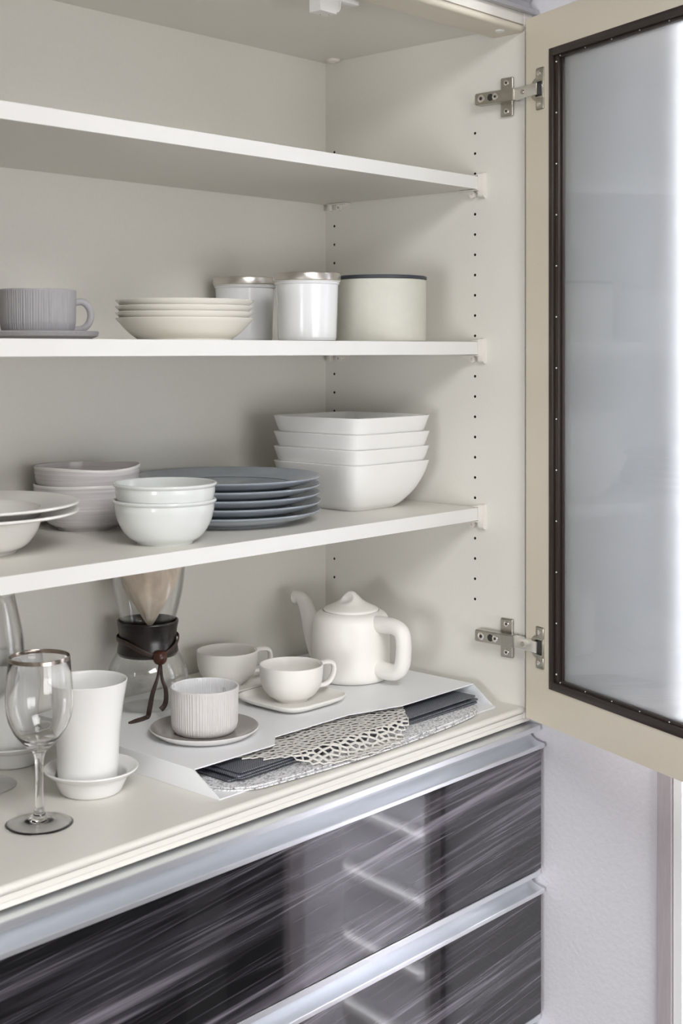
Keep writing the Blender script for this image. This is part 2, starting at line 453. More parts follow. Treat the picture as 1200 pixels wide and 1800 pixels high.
# shelf supports on the right panel
def support(zb, y, front):
    bm = bmesh.new(); zb = zb-0.0005; s = 1 if front else -1
    x0 = XR-0.0085
    if front:
        poly = [(x0, zb+TH+0.004), (x0+0.002, zb+TH+0.0055), (XR, zb+TH+0.0055), (XR, zb-0.0125), (x0+0.005, zb-0.0125), (x0+0.002, zb-0.0105), (x0, zb-0.0075)]
        prism(bm, poly, 'y', y-0.0095, y-0.0005)
        prism(bm, [(x0-0.006, zb+TH+0.0012), (x0-0.006, zb+TH+0.0022), (XR, zb+TH+0.004), (XR, zb+TH+0.0012)], 'y', y-0.0005, y+0.006)
    else:
        box(bm, x0, XR, y+0.004, y+0.010, zb-0.011, zb, 0.0008)
    ya, yb_ = (y-0.003, y+0.034) if front else (y-0.034, y+0.006)
    box(bm, XR-0.014, XR, min(ya, yb_), max(ya, yb_), zb-0.0016, zb-0.0002, 0.0004)         # ledge the shelf rests on
    yt = yb_ if front else ya
    yc = y+0.011 if front else y-0.011
    prism(bm, [(yc, zb-0.001), (yt, zb-0.001), (yc+0.004*s, zb-0.0105), (yc, zb-0.0105)], 'x', XR-0.0045, XR)   # gusset
    o = link('shelf_support', bm, WPLAST, cab, world=True)
    bm = bmesh.new()
    vs0 = set(bm.verts); lathe(bm, [(0.0021, 0), (0.0021, 0.0065), (0.0052, 0.0065), (0.0052, 0)], 18)
    lathe(bm, [(0, 0.003), (0.0021, 0.003)], 18, mi=lambda i: 1)
    q = Vector((-1, 0, 0)).to_track_quat('Z', 'Y')
    for v in bm.verts: v.co = q @ v.co+Vector((XR, yc+0.001*s, zb-0.0062))
    link('boss', bm, [WPLAST, DARKHOLE], o, world=True)


for zt in (SH1, SH2, SH3):
    support(zt-TH, YS, True); support(zt-TH, 1.470, False)

# shelves: things that lift out
for nm, zt, lb in (('cupboard_shelf', SH1, 'cream shelf board left empty, highest of the three in the cupboard'),
                   ('cupboard_shelf', SH2, 'cream shelf board at eye level under the canisters and grey mug'),
                   ('cupboard_shelf', SH3, 'cream shelf board under the square bowls and slate blue plates')):
    bm = bmesh.new(); box(bm, XL+0.001, XR-0.0035, YS, YB-0.001, zt-TH, zt, 0.0006)
    for f in bm.faces:
        if f.calc_center_median().y < YS+0.0003: f.material_index = 1
    o = link(nm, bm, [LAM, EDGE], None, at=(1.15, 1.33, zt-TH), world=True)
    tag(o, lb, 'shelf', 'adjustable shelves of the cupboard')

# ------------------------------------------------------------------ open door (part of the cupboard)
HX, HY = 1.588, 1.090
DE = Vector((-0.3405, -0.9402, 0)).normalized(); DN = Vector((DE.y, -DE.x, 0))   # along the door; inward face normal
DZ0, DZ1 = EYE-0.5242, EYE+0.4708
DM = Matrix(((DE.x, -DN.x, 0, HX), (DE.y, -DN.y, 0, HY), (0, 0, 1, 0), (0, 0, 0, 1)))   # local x along, y outward (thickness), z up
DW, DT = 0.45, 0.020
a0, a1 = 0.0549, DW-0.0549; z0, z1 = EYE-0.4713, EYE+0.4177


def dbox(bm, *a, **k): return box(bm, *a, M=DM, **k)


bm = bmesh.new()
def ringframe(bm, o, i, y0, y1):
    A = []
    for (x0, x1, za, zb) in (o, i):
        A.append([[bm.verts.new(DM @ Vector((x, y, z))) for (x, z) in ((x0, za), (x1, za), (x1, zb), (x0, zb))] for y in (y0, y1)])
    for k in range(4):
        j = (k+1) % 4
        bm.faces.new((A[0][0][k], A[0][0][j], A[1][0][j], A[1][0][k])); bm.faces.new((A[0][1][k], A[0][1][j], A[1][1][j], A[1][1][k]))
        bm.faces.new((A[0][0][k], A[0][0][j], A[0][1][j], A[0][1][k])); bm.faces.new((A[1][0][k], A[1][0][j], A[1][1][j], A[1][1][k]))
ringframe(bm, (0, DW, DZ0, DZ1), (a0, a1, z0, z1), 0, DT)
door = link('door', bm, BEIGE, cab, smooth=0, world=True)
bm = bmesh.new()
f0, f1, g0, g1 = a0, a1, z0, z1
dbox(bm, f0, f0+0.008, -0.0012, DT+0.001, g0, g1, bev=0.0004); dbox(bm, f0+0.008, f0+0.018, 0.002, DT+0.001, g0, g1, bev=0.0006)
dbox(bm, f0+0.018, f0+0.023, 0.006, DT+0.001, g0, g1, bev=0.0004)
dbox(bm, f1-0.008, f1, -0.0012, DT+0.001, g0, g1, bev=0.0004); dbox(bm, f1-0.023, f1-0.008, 0.002, DT+0.001, g0, g1, bev=0.0006)
for (za, zb, zc) in ((g1-0.011, g1-0.015, g1), (g0+0.011, g0+0.015, g0)):
    dbox(bm, f0+0.008, f1-0.008, -0.0012, DT+0.001, min(za, zc), max(za, zc), bev=0.0004)
    dbox(bm, f0+0.008, f1-0.008, 0.004, DT+0.001, min(za, zb), max(za, zb), bev=0.0004)
link('pane_frame', bm, BROWNF, door, world=True)
bm = bmesh.new(); dbox(bm, f0+0.020, f1-0.020, 0.009, 0.013, g0+0.012, g1-0.012)
link('frosted_pane', bm, PANE, door, smooth=0, world=True)
bm = bmesh.new()
for k in range(13):
    z = g1-0.020-k*0.0705
    vs = disc(bm, (0, 0, 0), 0.0011, 0.0012, 8)
    for v in vs: v.co = DM @ (Vector((f0+0.014, 0.0021, z))+Vector((v.co.x, -v.co.z, v.co.y)))
for k in range(6):
    for z in (g1-0.0125, g0+0.0125):
        vs = disc(bm, (0, 0, 0), 0.0008, 0.001, 8)
        for v in vs: v.co = DM @ (Vector((f0+0.020+k*0.055, 0.0041, z))+Vector((v.co.x, -v.co.z, v.co.y)))
tag(link('frame_pin', bm, WHITEPL, door, world=True), kind='stuff')

# ------------------------------------------------------------------ concealed hinges (parts of the cupboard)
def hinge(zc):
    # arm: tapered channel standing off the side panel
    bm = bmesh.new()
    poly = [(1.176, zc-0.0085), (1.176, zc+0.0085), (1.107, zc+0.0088), (1.107, zc-0.0088)]
    prism(bm, poly, 'x', XR-0.019, XR-0.003)
    bmesh.ops.bevel(bm, geom=list(bm.edges), offset=0.0014, segments=2, affect='EDGES')
    h = link('hinge', bm, STEEL, cab, world=True)
    bm = bmesh.new()
    for s in (1, -1):
        box(bm, XR-0.005, XR-0.0002, 1.118, 1.140, zc+s*0.016-0.0125, zc+s*0.016+0.0125, 0.0022, 3)
    link('mounting_plate', bm, STEEL, h, world=True)
    xs = XR-0.019
    for (x, y, q, r, hh, rs) in ((xs+0.0004, 1.164, 0, 0.0058, 0.0012, 0.0026), (xs+0.0004, 1.139, 0, 0.0050, 0.0012, 0.0020), (XR-0.0048, 1.129, 0.0205, 0.0042, 0.0012, 0.0018), (XR-0.0048, 1.129, -0.0205, 0.0042, 0.0012, 0.0018)):
        bm = bmesh.new(); disc(bm, (x, y, zc+q), r, hh, 20, (-1, 0, 0)); link('screw', bm, CHROME, h, world=True)
        bm = bmesh.new(); disc(bm, (x-hh+0.0001, y, zc+q), rs, 0.0004, 12, (-1, 0, 0)); link('screw_slot', bm, DARKHOLE, h, world=True)
    bm = bmesh.new(); disc(bm, (xs+0.0003, 1.1475, zc), 0.0052, 0.0006, 16, (-1, 0, 0)); link('adjuster_slot', bm, DARKHOLE, h, world=True)
    # link to the cup on the door
    A = Vector((XR-0.0125, 1.109, zc)); B = DM @ Vector((0.033, -0.002, zc))
    d = (B-A); L = d.length; x = d.normalized(); y = Vector((0, 0, 1)).cross(x)
    M = Matrix(((x.x, y.x, 0, A.x), (x.y, y.y, 0, A.y), (0, 0, 1, A.z), (0, 0, 0, 1)))
    bm = bmesh.new(); box(bm, -0.002, L, -0.0045, 0.0045, -0.0085, 0.0085, 0.0014, 2, 0, M)
    link('link_arm', bm, CHROME, h, world=True)
    bm = bmesh.new()
    vs = disc(bm, (0, 0, 0), 0.0034, 0.0014, 14)
    for v in vs: v.co = M @ Vector((L*0.42+v.co.x, 0.0042+v.co.z, v.co.y))
    vs = disc(bm, (0, 0, 0), 0.0034, 0.0014, 14)
    for v in vs: v.co = M @ Vector((L*0.42+v.co.x, -0.0042-v.co.z, v.co.y))
    link('link_rivet', bm, STEEL, h, world=True)
    # cup with wing plate on the door face
    bm = bmesh.new()
    for s in (1, -1): dbox(bm, 0.0262, 0.0437, -0.0024, 0.0002, zc+s*0.0205-0.0088, zc+s*0.0205+0.0088, bev=0.0020, seg=3)
    dbox(bm, 0.0400, 0.0437, -0.0024, 0.0002, zc-0.014, zc+0.014, bev=0.0010)
    ring = [(0.030, 0.0175), (0.030, 0.0130)]
    n = 24; outer = []; inner = []
    for k in range(n+1):
        th = PI/2+PI*k/n
        outer.append((0.0290+0.0165*math.cos(th), zc+0.0165*math.sin(th))); inner.append((0.0290+0.0105*math.cos(th), zc+0.0105*math.sin(th)))
    poly = [(0.040, zc+0.0165)]+outer+[(0.040, zc-0.0165), (0.040, zc-0.0105)]+inner[::-1]+[(0.040, zc+0.0105)]
    A_ = [bm.verts.new(DM @ Vector((p[0], 0.0002, p[1]))) for p in poly]; B_ = [bm.verts.new(DM @ Vector((p[0], -0.0018, p[1]))) for p in poly]
    for i in range(len(poly)):
        j = (i+1) % len(poly); bm.faces.new((A_[i], A_[j], B_[j], B_[i]))
    m_ = len(poly)
    for i in range(m_//2): 
        j = m_-1-i
        if i+1 <= j-1: bm.faces.new((B_[i], B_[i+1], B_[j-1], B_[j]))
    link('cup_plate', bm, STEEL, h, world=True)
    bm = bmesh.new(); dbox(bm, 0.019, 0.0402, -0.0006, 0.0002, zc-0.0122, zc+0.0122)
    link('cup_recess', bm, DARKHOLE, h, smooth=0, world=True)
    for s in (1, -1):
        bm = bmesh.new(); vs = disc(bm, (0, 0, 0), 0.0038, 0.0014, 16)
        for v in vs: v.co = DM @ Vector((0.0335+v.co.x, -0.0022-v.co.z, zc+s*0.0215+v.co.y))
        link('cup_screw', bm, CHROME, h, world=True)


hinge(EYE+0.366); hinge(EYE-0.418)

# ------------------------------------------------------------------ drawer unit below
XD0, XD1 = 0.68, 1.62
unit = thing('drawer_unit', (1.15, 1.30, 0), 'dark streaked glossy drawer base under the cupboard with aluminium grips', 'drawer unit')
bm = bmesh.new(); box(bm, XD0, XD1-0.001, YF+0.004, YB+0.03, ZF-0.0242, ZF-0.0175, 0.0006); link('top_board', bm, LAM, unit, world=True)
bm = bmesh.new(); box(bm, XD0+0.002, XD1-0.003, 1.118, YB+0.03, 0.08, ZF-0.0244); link('carcass', bm, GREYW, unit, smooth=0, world=True)
boxobj('toe_kick', XD0+0.01, XD1-0.01, 1.15, YB, 0, 0.08, DARKW, unit)
for k in range(4):
    zt = EYE-0.541-0.2085*k
    zn = zt-0.2045 if k < 3 else 0.085
    bm = bmesh.new(); box(bm, XD0, XD1-0.003, 1.0835, 1.1175, zn, zt-0.0305, 0.0008)
    d = link('drawer', bm, STREAK, unit, at=(0, 0, 0), world=True)
    # move the mesh origin so that each front shows its own stretch of the pattern
    bm = bmesh.new()
    prof = [(1.1178, zt), (1.0880, zt), (1.0872, zt-0.0008), (1.0872, zt-0.0074), (1.0880, zt-0.0080), (1.0990, zt-0.0084),
            (1.1035, zt-0.0098), (1.1045, zt-0.0130)]
    c = [(1.1045-0.0225*(1-math.cos(t)), zt-0.0130-0.0116*math.sin(t)) for t in [PI/2*q/10 for q in range(1, 11)]]
    prof += c+[(1.0803, zt-0.0248), (1.0795, zt-0.0256), (1.0795, zt-0.0304), (1.0803, zt-0.0312), (1.0836, zt-0.0312), (1.0836, zt-0.0300), (1.1178, zt-0.0300)]
    vs0 = prism(bm, prof, 'x', XD0, XD1)
    link('grip_rail', bm, ALU, d, smooth=32, world=True)

# cabinet above
over = thing('overhead_cabinet', (1.15, 1.30, EYE+0.4865), 'grey-edged overhead cabinet just above the open cupboard', 'cabinet')
boxobj('carcass', XD0, XD1-0.002, 1.112, YB+0.03, EYE+0.4868, 2.45, LAM, over, 0)
bm = bmesh.new()
zb = EYE+0.4826
prism(bm, [(1.112, zb+0.0045), (1.0995, zb+0.0045), (1.0990, zb+0.0003), (1.0925, zb), (1.0915, zb+0.0008), (1.0915, zb+0.0068), (1.0925, zb+0.0076), (1.104, zb+0.009), (1.106, zb+0.02), (1.098, zb+0.03), (1.0895, zb+0.032), (1.0895, zb+0.038), (1.112, zb+0.038)], 'x', XD0, XD1)
link('grip_rail', bm, GREYALU, over, smooth=32, world=True)
boxobj('door', XD0, XD1-0.002, 1.092, 1.112, zb+0.0385, 2.44, STREAK, over)

# ------------------------------------------------------------------ crockery builders
def plate_prof(r, h, foot, t=0.004, well=0.62, lip=0.0015):
    """coupe plate: foot ring, rising rim, inner side"""
    o = [(0, 0.002), (foot-0.004, 0.002), (foot-0.003, 0), (foot, 0), (foot+0.002, 0.003)]
    o += prof2([(foot+0.002, 0.003), (foot+(r-foot)*0.55, 0.003+(h-t)*0.32), (r-0.001, h-t)], 5)[1:]
    o += [(r, h-t*0.55), (r-0.0003, h-t*0.15), (r-0.0018, h)]
    i = prof2([(r-0.0035, h-0.0006), (foot+(r-foot)*0.55, 0.003+(h-t)*0.32+t*0.9), (foot*0.9, 0.0065), (0.0, 0.006)], 5)
    return o+i


def ribbed(grooves, depth, wdt, z_lo, z_hi):
    def f(th, r, z):
        k = 0.0
        if z_lo < z < z_hi:
            for g, a in grooves:
                d = (th-g+PI) % (2*PI)-PI
                if abs(d) < 3*wdt: k += a*math.exp(-(d/wdt)**2)
        rr = r-depth*min(k, 1.2)
        return (rr*math.cos(th), rr*math.sin(th), z)
    return f


def grooves(seed, n, plain0=None, plain1=None):
    rnd = random.Random(seed); out = []
    for k in range(n):
        g = (2*PI*(k+rnd.uniform(-0.22, 0.22))/n) % (2*PI)
        if plain0 is not None and plain0 < g < plain1: continue
        out.append((g, rnd.uniform(0.55, 1.0)))
    return out


def ring_handle(bm, ang, r_body, zs, out, a, b, skew=0.0, mi=0):
    """handle in the vertical plane at angle ang; zs=(z_top,z_bottom)"""
    c, s = math.cos(ang), math.sin(ang); zt, zb = zs; zm = (zt+zb)/2; hh = (zt-zb)/2
    pts = [(r_body-0.003, zt), (r_body+out*0.45, zt+0.0005), (r_body+out*0.88, zt-hh*0.38), (r_body+out, zm-hh*0.05), (r_body+out*0.80, zm-hh*0.62), (r_body+out*0.38, zb+hh*0.06), (r_body-0.004-skew, zb)]
    sweep(bm, [(p*c, p*s, z) for p, z in pts], a, b, 10, up=(-s, c, 0), mi=mi)


RIGHT = math.atan2(-0.7395, 0.6731)            # direction that points to the picture's right at the camera's heading

# ------------------------------------------------------------------ eye-level shelf
z = SH2
# ribbed grey mug on its saucer
p = (0.939, 1.345, z)
bm = bmesh.new(); lathe(bm, [(0, 0.001), (0.046, 0.001), (0.047, 0), (0.052, 0), (0.0625, 0.0010), (0.0705, 0.0045), (0.0722, 0.0090), (0.0705, 0.0105), (0.062, 0.0066), (0.046, 0.0052), (0, 0.005)], 72)
tag(link('saucer', bm, GREYST, at=p), 'grey wood-grained stoneware saucer under the ribbed mug on the eye-level shelf', 'saucer')
mug = thing('ribbed_mug', (p[0], p[1], z+0.0055), 'dark grey ribbed stoneware mug with ring handle on the eye-level shelf', 'mug')
bm = bmesh.new()
pr = [(0, 0.001), (0.034, 0.001), (0.036, 0.0), (0.040, 0.0018)]+[(0.0432, 0.007), (0.0442, 0.014)]+[(0.0444+0.0006*k/5, 0.014+0.037*k/5) for k in range(6)]+[(0.0450, 0.0530), (0.0443, 0.0545), (0.0425, 0.0545), (0.0417, 0.053), (0.0412, 0.045), (0.040, 0.012), (0.034, 0.005), (0, 0.004)]
lathe(bm, pr, 420, ribbed(grooves(3, 92, 5.02, 5.75), 0.0009, 0.017, 0.004, 0.0525)); link('cup_body', bm, GREYST, mug)
bm = bmesh.new(); ring_handle(bm, RIGHT+0.18, 0.0445, (0.0395, 0.0065), 0.0175, 0.0042, 0.0035); link('handle', bm, GREYST, mug)
# four cream bowls-plates
PP = (1.124, 1.292)
pp = [(0, 0.0015), (0.056, 0.0015), (0.057, 0), (0.060, 0), (0.0605, 0.0022)]+prof2([(0.0605, 0.0022), (0.071, 0.010), (0.0865, 0.0262)], 5)[1:]+[(0.0874, 0.0277), (0.0868, 0.0283), (0.0855, 0.0281)]+prof2([(0.0842, 0.0272), (0.069, 0.0125), (0.058, 0.0055), (0, 0.0045)], 5)
bm = bmesh.new(); lathe(bm, pp, 96)
base = link('deep_plate', bm, CREAM, at=(PP[0], PP[1], z))
tag(base, 'cream deep plate at the bottom of the four stacked on the eye-level shelf', 'plate', 'cream deep plates on the eye-level shelf')
for k, lb in enumerate(('cream deep plate second from the bottom of the eye-level shelf stack', 'cream deep plate second from the top of the eye-level shelf stack', 'cream deep plate on top of the four stacked before the white canisters')):
    dup(base, (PP[0]+0.0008*(k-1), PP[1]+0.0006*k, z+0.0076*(k+1)), lb, rz=k*0.7)


def canister(loc, label):
    t = thing('canister', loc, label, 'canister', 'white enamel canisters on the eye-level shelf')
    bm = bmesh.new(); lathe(bm, [(0, 0.0005), (0.036, 0.0005), (0.0395, 0.0015), (0.0408, 0.005)]+[(0.0408+0.0024*k/6, 0.005+0.073*k/6) for k in range(7)]+[(0.0446, 0.0788), (0.0452, 0.0803), (0.0447, 0.0817), (0.0432, 0.0822), (0.0415, 0.080), (0.039, 0.008), (0, 0.006)], 64)
    link('body', bm, ENAMEL, t)
    bm = bmesh.new(); lathe(bm, [(0, 0.0824), (0.0405, 0.0824), (0.0462, 0.0832), (0.0469, 0.0842), (0.0469, 0.0915), (0.0460, 0.0938), (0.043, 0.0946), (0, 0.0946)], 64)
    link('lid', bm, LIDST, t, smooth=30)
    bm = bmesh.new(); lathe(bm, [(0.0425, 0.0820), (0.0458, 0.0820), (0.0458, 0.0832), (0.0425, 0.0832)], 64, closed=True); link('lid_gasket', bm, WHITEPL, t)
    return t


c1 = canister((1.343, 1.287, z), 'white enamel canister with steel lid standing in front of the sage round tin')
dup(c1, (1.364, 1.4345, z), 'white enamel canister with steel lid farther back behind the cream plates')
t = thing('round_tin', (1.481, 1.2705, z), 'wide sage grey round tin with a blue-black lid beside white canister', 'tin')
bm = bmesh.new(); lathe(bm, [(0, 0.0), (0.064, 0.0), (0.0655, 0.001), (0.0658, 0.003), (0.0658, 0.0885), (0.0640, 0.0900), (0, 0.0900)], 96); link('body', bm, SAGE, t, smooth=30)
bm = bmesh.new(); lathe(bm, [(0, 0.0895), (0.0655, 0.0895), (0.0667, 0.0902), (0.0667, 0.0935), (0.0655, 0.0945), (0, 0.0945)], 96); link('lid', bm, NAVY, t, smooth=30)

# ------------------------------------------------------------------ lower shelf
z = SH3
# square bowls
SQ = (1.4785, 1.3255)
ho = [(0, 0.001), (0.042, 0.001), (0.044, 0.0), (0.0492, 0.0)]+prof2([(0.0505, 0.0010), (0.060, 0.0095), (0.0725, 0.026), (0.0820, 0.047), (0.0880, 0.0677)], 5)
hi = [(0.0882, 0.0688), (0.0872, 0.0695), (0.0850, 0.0692)]+prof2([(0.0838, 0.0675), (0.0775, 0.047), (0.0680, 0.027), (0.0555, 0.0120), (0.044, 0.007), (0, 0.006)], 4)
def sqshape(th, r, zz):
    n = 9.0 if zz > 0.05 else 6.0+3.0*max(0, zz)/0.05
    x, y, q = superell(n)(th, r, zz)
    return (x, y, q)
def sq_lathe(bm, prof):
    # even spacing along the square outline, dense at the corners
    seg = 96
    ths = []
    for q in range(4):
        for k in range(seg//4):
            u = k/(seg//4)*2-1
            ths.append(q*PI/2+PI/4*math.copysign(1-(1-abs(u))**1.6, u))
    rings = []
    for (r, zz) in prof:
        if r < 1e-7: rings.append([bm.verts.new((0, 0, zz))]*seg)
        else: rings.append([bm.verts.new(sqshape(t_, r, zz)) for t_ in ths])
    for i in range(len(rings)-1):
        for k in range(seg):
            vs = []
            for v in (rings[i][k], rings[i][(k+1) % seg], rings[i+1][(k+1) % seg], rings[i+1][k]):
                if v not in vs: vs.append(v)
            if len(vs) > 2: bm.faces.new(vs)
bm = bmesh.new(); sq_lathe(bm, ho+hi)
b0 = link('square_bowl', bm, WHITEP, at=(SQ[0], SQ[1], z), smooth=50)
b0.rotation_euler = (0, 0, 0.0)
tag(b0, 'white square flared bowl at the bottom of the stack of four', 'bowl', 'stacked white square bowls')
for k, lb in enumerate(('white square flared bowl second from the bottom of the stack', 'white square flared bowl second from the top of the stack', 'white square flared bowl on top of the stack of four')):
    dup(b0, (SQ[0]+0.0006*(k % 2), SQ[1], z+0.0215*(k+1)+(0.002 if k == 2 else 0)), lb, rz=(0.010, -0.008, 0.006)[k])

# slate blue dinner plates
GP = (1.2407, 1.340)
sp = [(0, 0.002), (0.080, 0.002), (0.082, 0), (0.086, 0), (0.088, 0.0025)]+prof2([(0.088, 0.0025), (0.108, 0.007), (0.1262, 0.0140)], 5)[1:]+[(0.1277, 0.0158), (0.1274, 0.0172), (0.1258, 0.0176)]+prof2([(0.1235, 0.0166), (0.106, 0.0108), (0.090, 0.0068), (0.082, 0.0058), (0, 0.0056)], 5)
nsp = len(sp)
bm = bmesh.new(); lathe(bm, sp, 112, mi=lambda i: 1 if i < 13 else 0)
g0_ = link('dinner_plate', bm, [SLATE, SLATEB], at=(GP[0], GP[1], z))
tag(g0_, 'slate blue dinner plate at the bottom of the stack of five', 'plate', 'stacked slate blue dinner plates')
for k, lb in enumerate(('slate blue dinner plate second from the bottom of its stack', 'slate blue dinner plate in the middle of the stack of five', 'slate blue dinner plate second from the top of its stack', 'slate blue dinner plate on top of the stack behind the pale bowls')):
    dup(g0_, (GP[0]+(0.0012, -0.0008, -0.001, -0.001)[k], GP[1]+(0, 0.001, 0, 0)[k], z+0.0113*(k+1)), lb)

# pale grey round bowls
BB = (1.0488, 1.2425)
pb = [(0, 0.0015), (0.029, 0.0015), (0.0300, 0), (0.0335, 0), (0.0345, 0.002)]+prof2([(0.0350, 0.0025), (0.0455, 0.010), (0.0545, 0.0235), (0.0592, 0.039), (0.0600, 0.0485)], 5)+[(0.0618, 0.0498), (0.0625, 0.0515), (0.0618, 0.0530), (0.0603, 0.0536)]+prof2([(0.0588, 0.0525), (0.0568, 0.040), (0.0515, 0.024), (0.0425, 0.012), (0.030, 0.0065), (0, 0.005)], 5)
bm = bmesh.new(); lathe(bm, pb, 80)
r0 = link('rice_bowl', bm, PALEB, at=(BB[0], BB[1], z))
tag(r0, 'pale grey glazed round bowl, lower of the pair before the blue plates', 'bowl', 'pair of pale grey round bowls')
dup(r0, (BB[0]+0.0010, BB[1], z+0.0197), 'pale grey glazed round bowl, upper of the pair before the blue plates')

# lilac grey uneven bowls
LB = (1.067, 1.4195)
def wob(ph, amp):
    def f(th, r, zz):
        k = max(0, zz/0.06)**3
        zz2 = zz+k*amp*(0.55*math.sin(2*th+ph)+0.45*math.sin(3*th+ph*1.7))
        rr = r*(1+0.010*k*math.sin(2*th+1.4))
        return (rr*math.cos(th), rr*math.sin(th), zz2)
    return f
lo_ = [(0, 0.001), (0.033, 0.001), (0.034, 0), (0.0375, 0), (0.0385, 0.002)]
rnd = random.Random(5)
body = prof2([(0.039, 0.003), (0.051, 0.010), (0.0605, 0.024), (0.0655, 0.040), (0.0683, 0.0565)], 9)
body = [(r+(0.00055 if i % 2 else -0.0004)*rnd.uniform(0.5, 1.2) if 1 < i < len(body)-3 else r, q) for i, (r, q) in enumerate(body)]
inn = [(0.0685, 0.0588), (0.0675, 0.0600), (0.0662, 0.0596)]+prof2([(0.0660, 0.0575), (0.0640, 0.040), (0.0588, 0.0245), (0.0490, 0.0125), (0.036, 0.008), (0, 0.006)], 5)
nb = len(lo_)+len(body)
for k, (dz, ph, amp, lb) in enumerate(((0, 0.4, 0.0016, 'lilac grey bowl with fine throwing rings, lower of the uneven-rimmed pair'), (0.0222, 2.1, 0.0020, 'lilac grey bowl with a wavy rim, upper of the uneven-rimmed pair'))):
    bm = bmesh.new(); lathe(bm, lo_+body+inn, 96, wob(ph, amp), mi=lambda i: 1 if nb-1 <= i < nb+2 else 0)
    o = link('wavy_bowl', bm, [LILAC, RIM], at=(LB[0]+0.0005*k, LB[1], z+dz), smooth=60)
    tag(o, lb, 'bowl', 'pair of lilac grey uneven bowls')

# wide-rimmed soup plates
SP = (0.8455, 1.352)
pso = [(0, 0.0015), (0.053, 0.0015), (0.054, 0), (0.057, 0), (0.058, 0.002)]+prof2([(0.0585, 0.0025), (0.070, 0.009), (0.0795, 0.022), (0.0850, 0.036)], 5)+prof2([(0.087, 0.0385), (0.105, 0.0415), (0.1255, 0.0445)], 4)+[(0.1280, 0.0460), (0.1275, 0.0480), (0.1255, 0.0485)]+prof2([(0.123, 0.0478), (0.105, 0.0447), (0.0835, 0.0415)], 4)+prof2([(0.0833, 0.0392), (0.0783, 0.0245), (0.0690, 0.0115), (0.055, 0.0062), (0, 0.005)], 5)
bm = bmesh.new(); lathe(bm, pso, 112)
s0 = link('soup_plate', bm, SOUPW, at=(SP[0], SP[1], z), smooth=55)
tag(s0, 'white wide-rimmed soup plate, lower of the pair beside the lilac bowls', 'plate', 'pair of wide-rimmed soup plates')
dup(s0, (SP[0]+0.0006, SP[1]+0.0010, z+0.0096), 'white wide-rimmed soup plate, upper of the pair beside the lilac bowls')

# ------------------------------------------------------------------ cupboard floor: folded metal stand
z = ZF
TX0, TX1, TYF, TYT, TYB, THT = 1.034, 1.572, 1.128, 1.1725, 1.484, 0.0262
t_ = 0.0014
tray = thing('placemat_stand', (1.30, 1.31, ZF), 'white folded metal placemat stand holding the teapot, cups and carafe', 'stand')
zt = z+THT
# top plate with notched front edge
top_poly = [(TX0, TYT), (1.166, TYT), (1.190, 1.196), (1.3265, 1.196), (1.4125, TYT), (TX1, TYT), (TX1, TYB), (TX0, TYB)]
bm = bmesh.new(); prism(bm, top_poly, 'z', zt-t_, zt); link('top_plate', bm, TRAYW, tray, world=True)
def rc(cx, cy, r, a0_, a1_, n=5): return [(cx+r*math.cos(a0_+(a1_-a0_)*k/n), cy+r*math.sin(a0_+(a1_-a0_)*k/n)) for k in range(n+1)]
base_poly = [(TX0, TYF)]+rc(1.176-0.006, TYF+0.006, 0.006, -PI/2, 0)+[(1.180, 1.16), (1.372, 1.16)]+rc(1.392, TYF+0.008, 0.008, PI*1.15, PI*1.5)+rc(TX1-0.009, TYF+0.009, 0.009, -PI/2, 0)+[(TX1, TYB), (TX0, TYB)]
bm = bmesh.new(); prism(bm, base_poly, 'z', z+0.0002, z+0.0002+t_); link('base_plate', bm, TRAYW, tray, world=True)
side_poly = [(TYF, z+0.0002), (TYF, z+t_), (TYT, zt), (TYB, zt), (TYB, z+0.0002)]
bm = bmesh.new(); prism(bm, side_poly, 'x', TX0-t_, TX0+0.0001); link('side_plate', bm, TRAYW, tray, world=True)
side_poly = [(TYF+0.010, z+0.0002), (TYF+0.010, z+t_), (TYT, zt), (TYB, zt), (TYB, z+0.0002)]
bm = bmesh.new(); prism(bm, side_poly, 'x', TX1-0.0001, TX1+t_); link('side_plate', bm, TRAYW, tray, world=True)

# placemats inside the stand
def flatmat(name, poly, z0_, th, m, label, group, lift=None, loc=(1.30, 1.30)):
    """subdivided slab from a polygon with a height function"""
    bm = bmesh.new()
    vs = [bm.verts.new((x, y, 0)) for x, y in poly]; bm.faces.new(vs)
    for k in range(1, 18):
        x = 1.02+k*0.032
        bmesh.ops.bisect_plane(bm, geom=list(bm.verts)+list(bm.edges)+list(bm.faces), plane_co=(x, 0, 0), plane_no=(1, 0, 0))
    for yv in (1.115, 1.13, 1.145, 1.16, 1.18):
        bmesh.ops.bisect_plane(bm, geom=list(bm.verts)+list(bm.edges)+list(bm.faces), plane_co=(0, yv, 0), plane_no=(0, 1, 0))
    r = bmesh.ops.extrude_face_region(bm, geom=list(bm.faces))
    for g in r['geom']:
        if isinstance(g, bmesh.types.BMVert): g.co.z += th
    for v in bm.verts:
        v.co.z += z0_+(lift(v.co.x, v.co.y) if lift else 0)
    o = link(name, bm, m, None, at=(loc[0], loc[1], z0_), world=True, smooth=35)
    return tag(o, label, 'placemat', group)


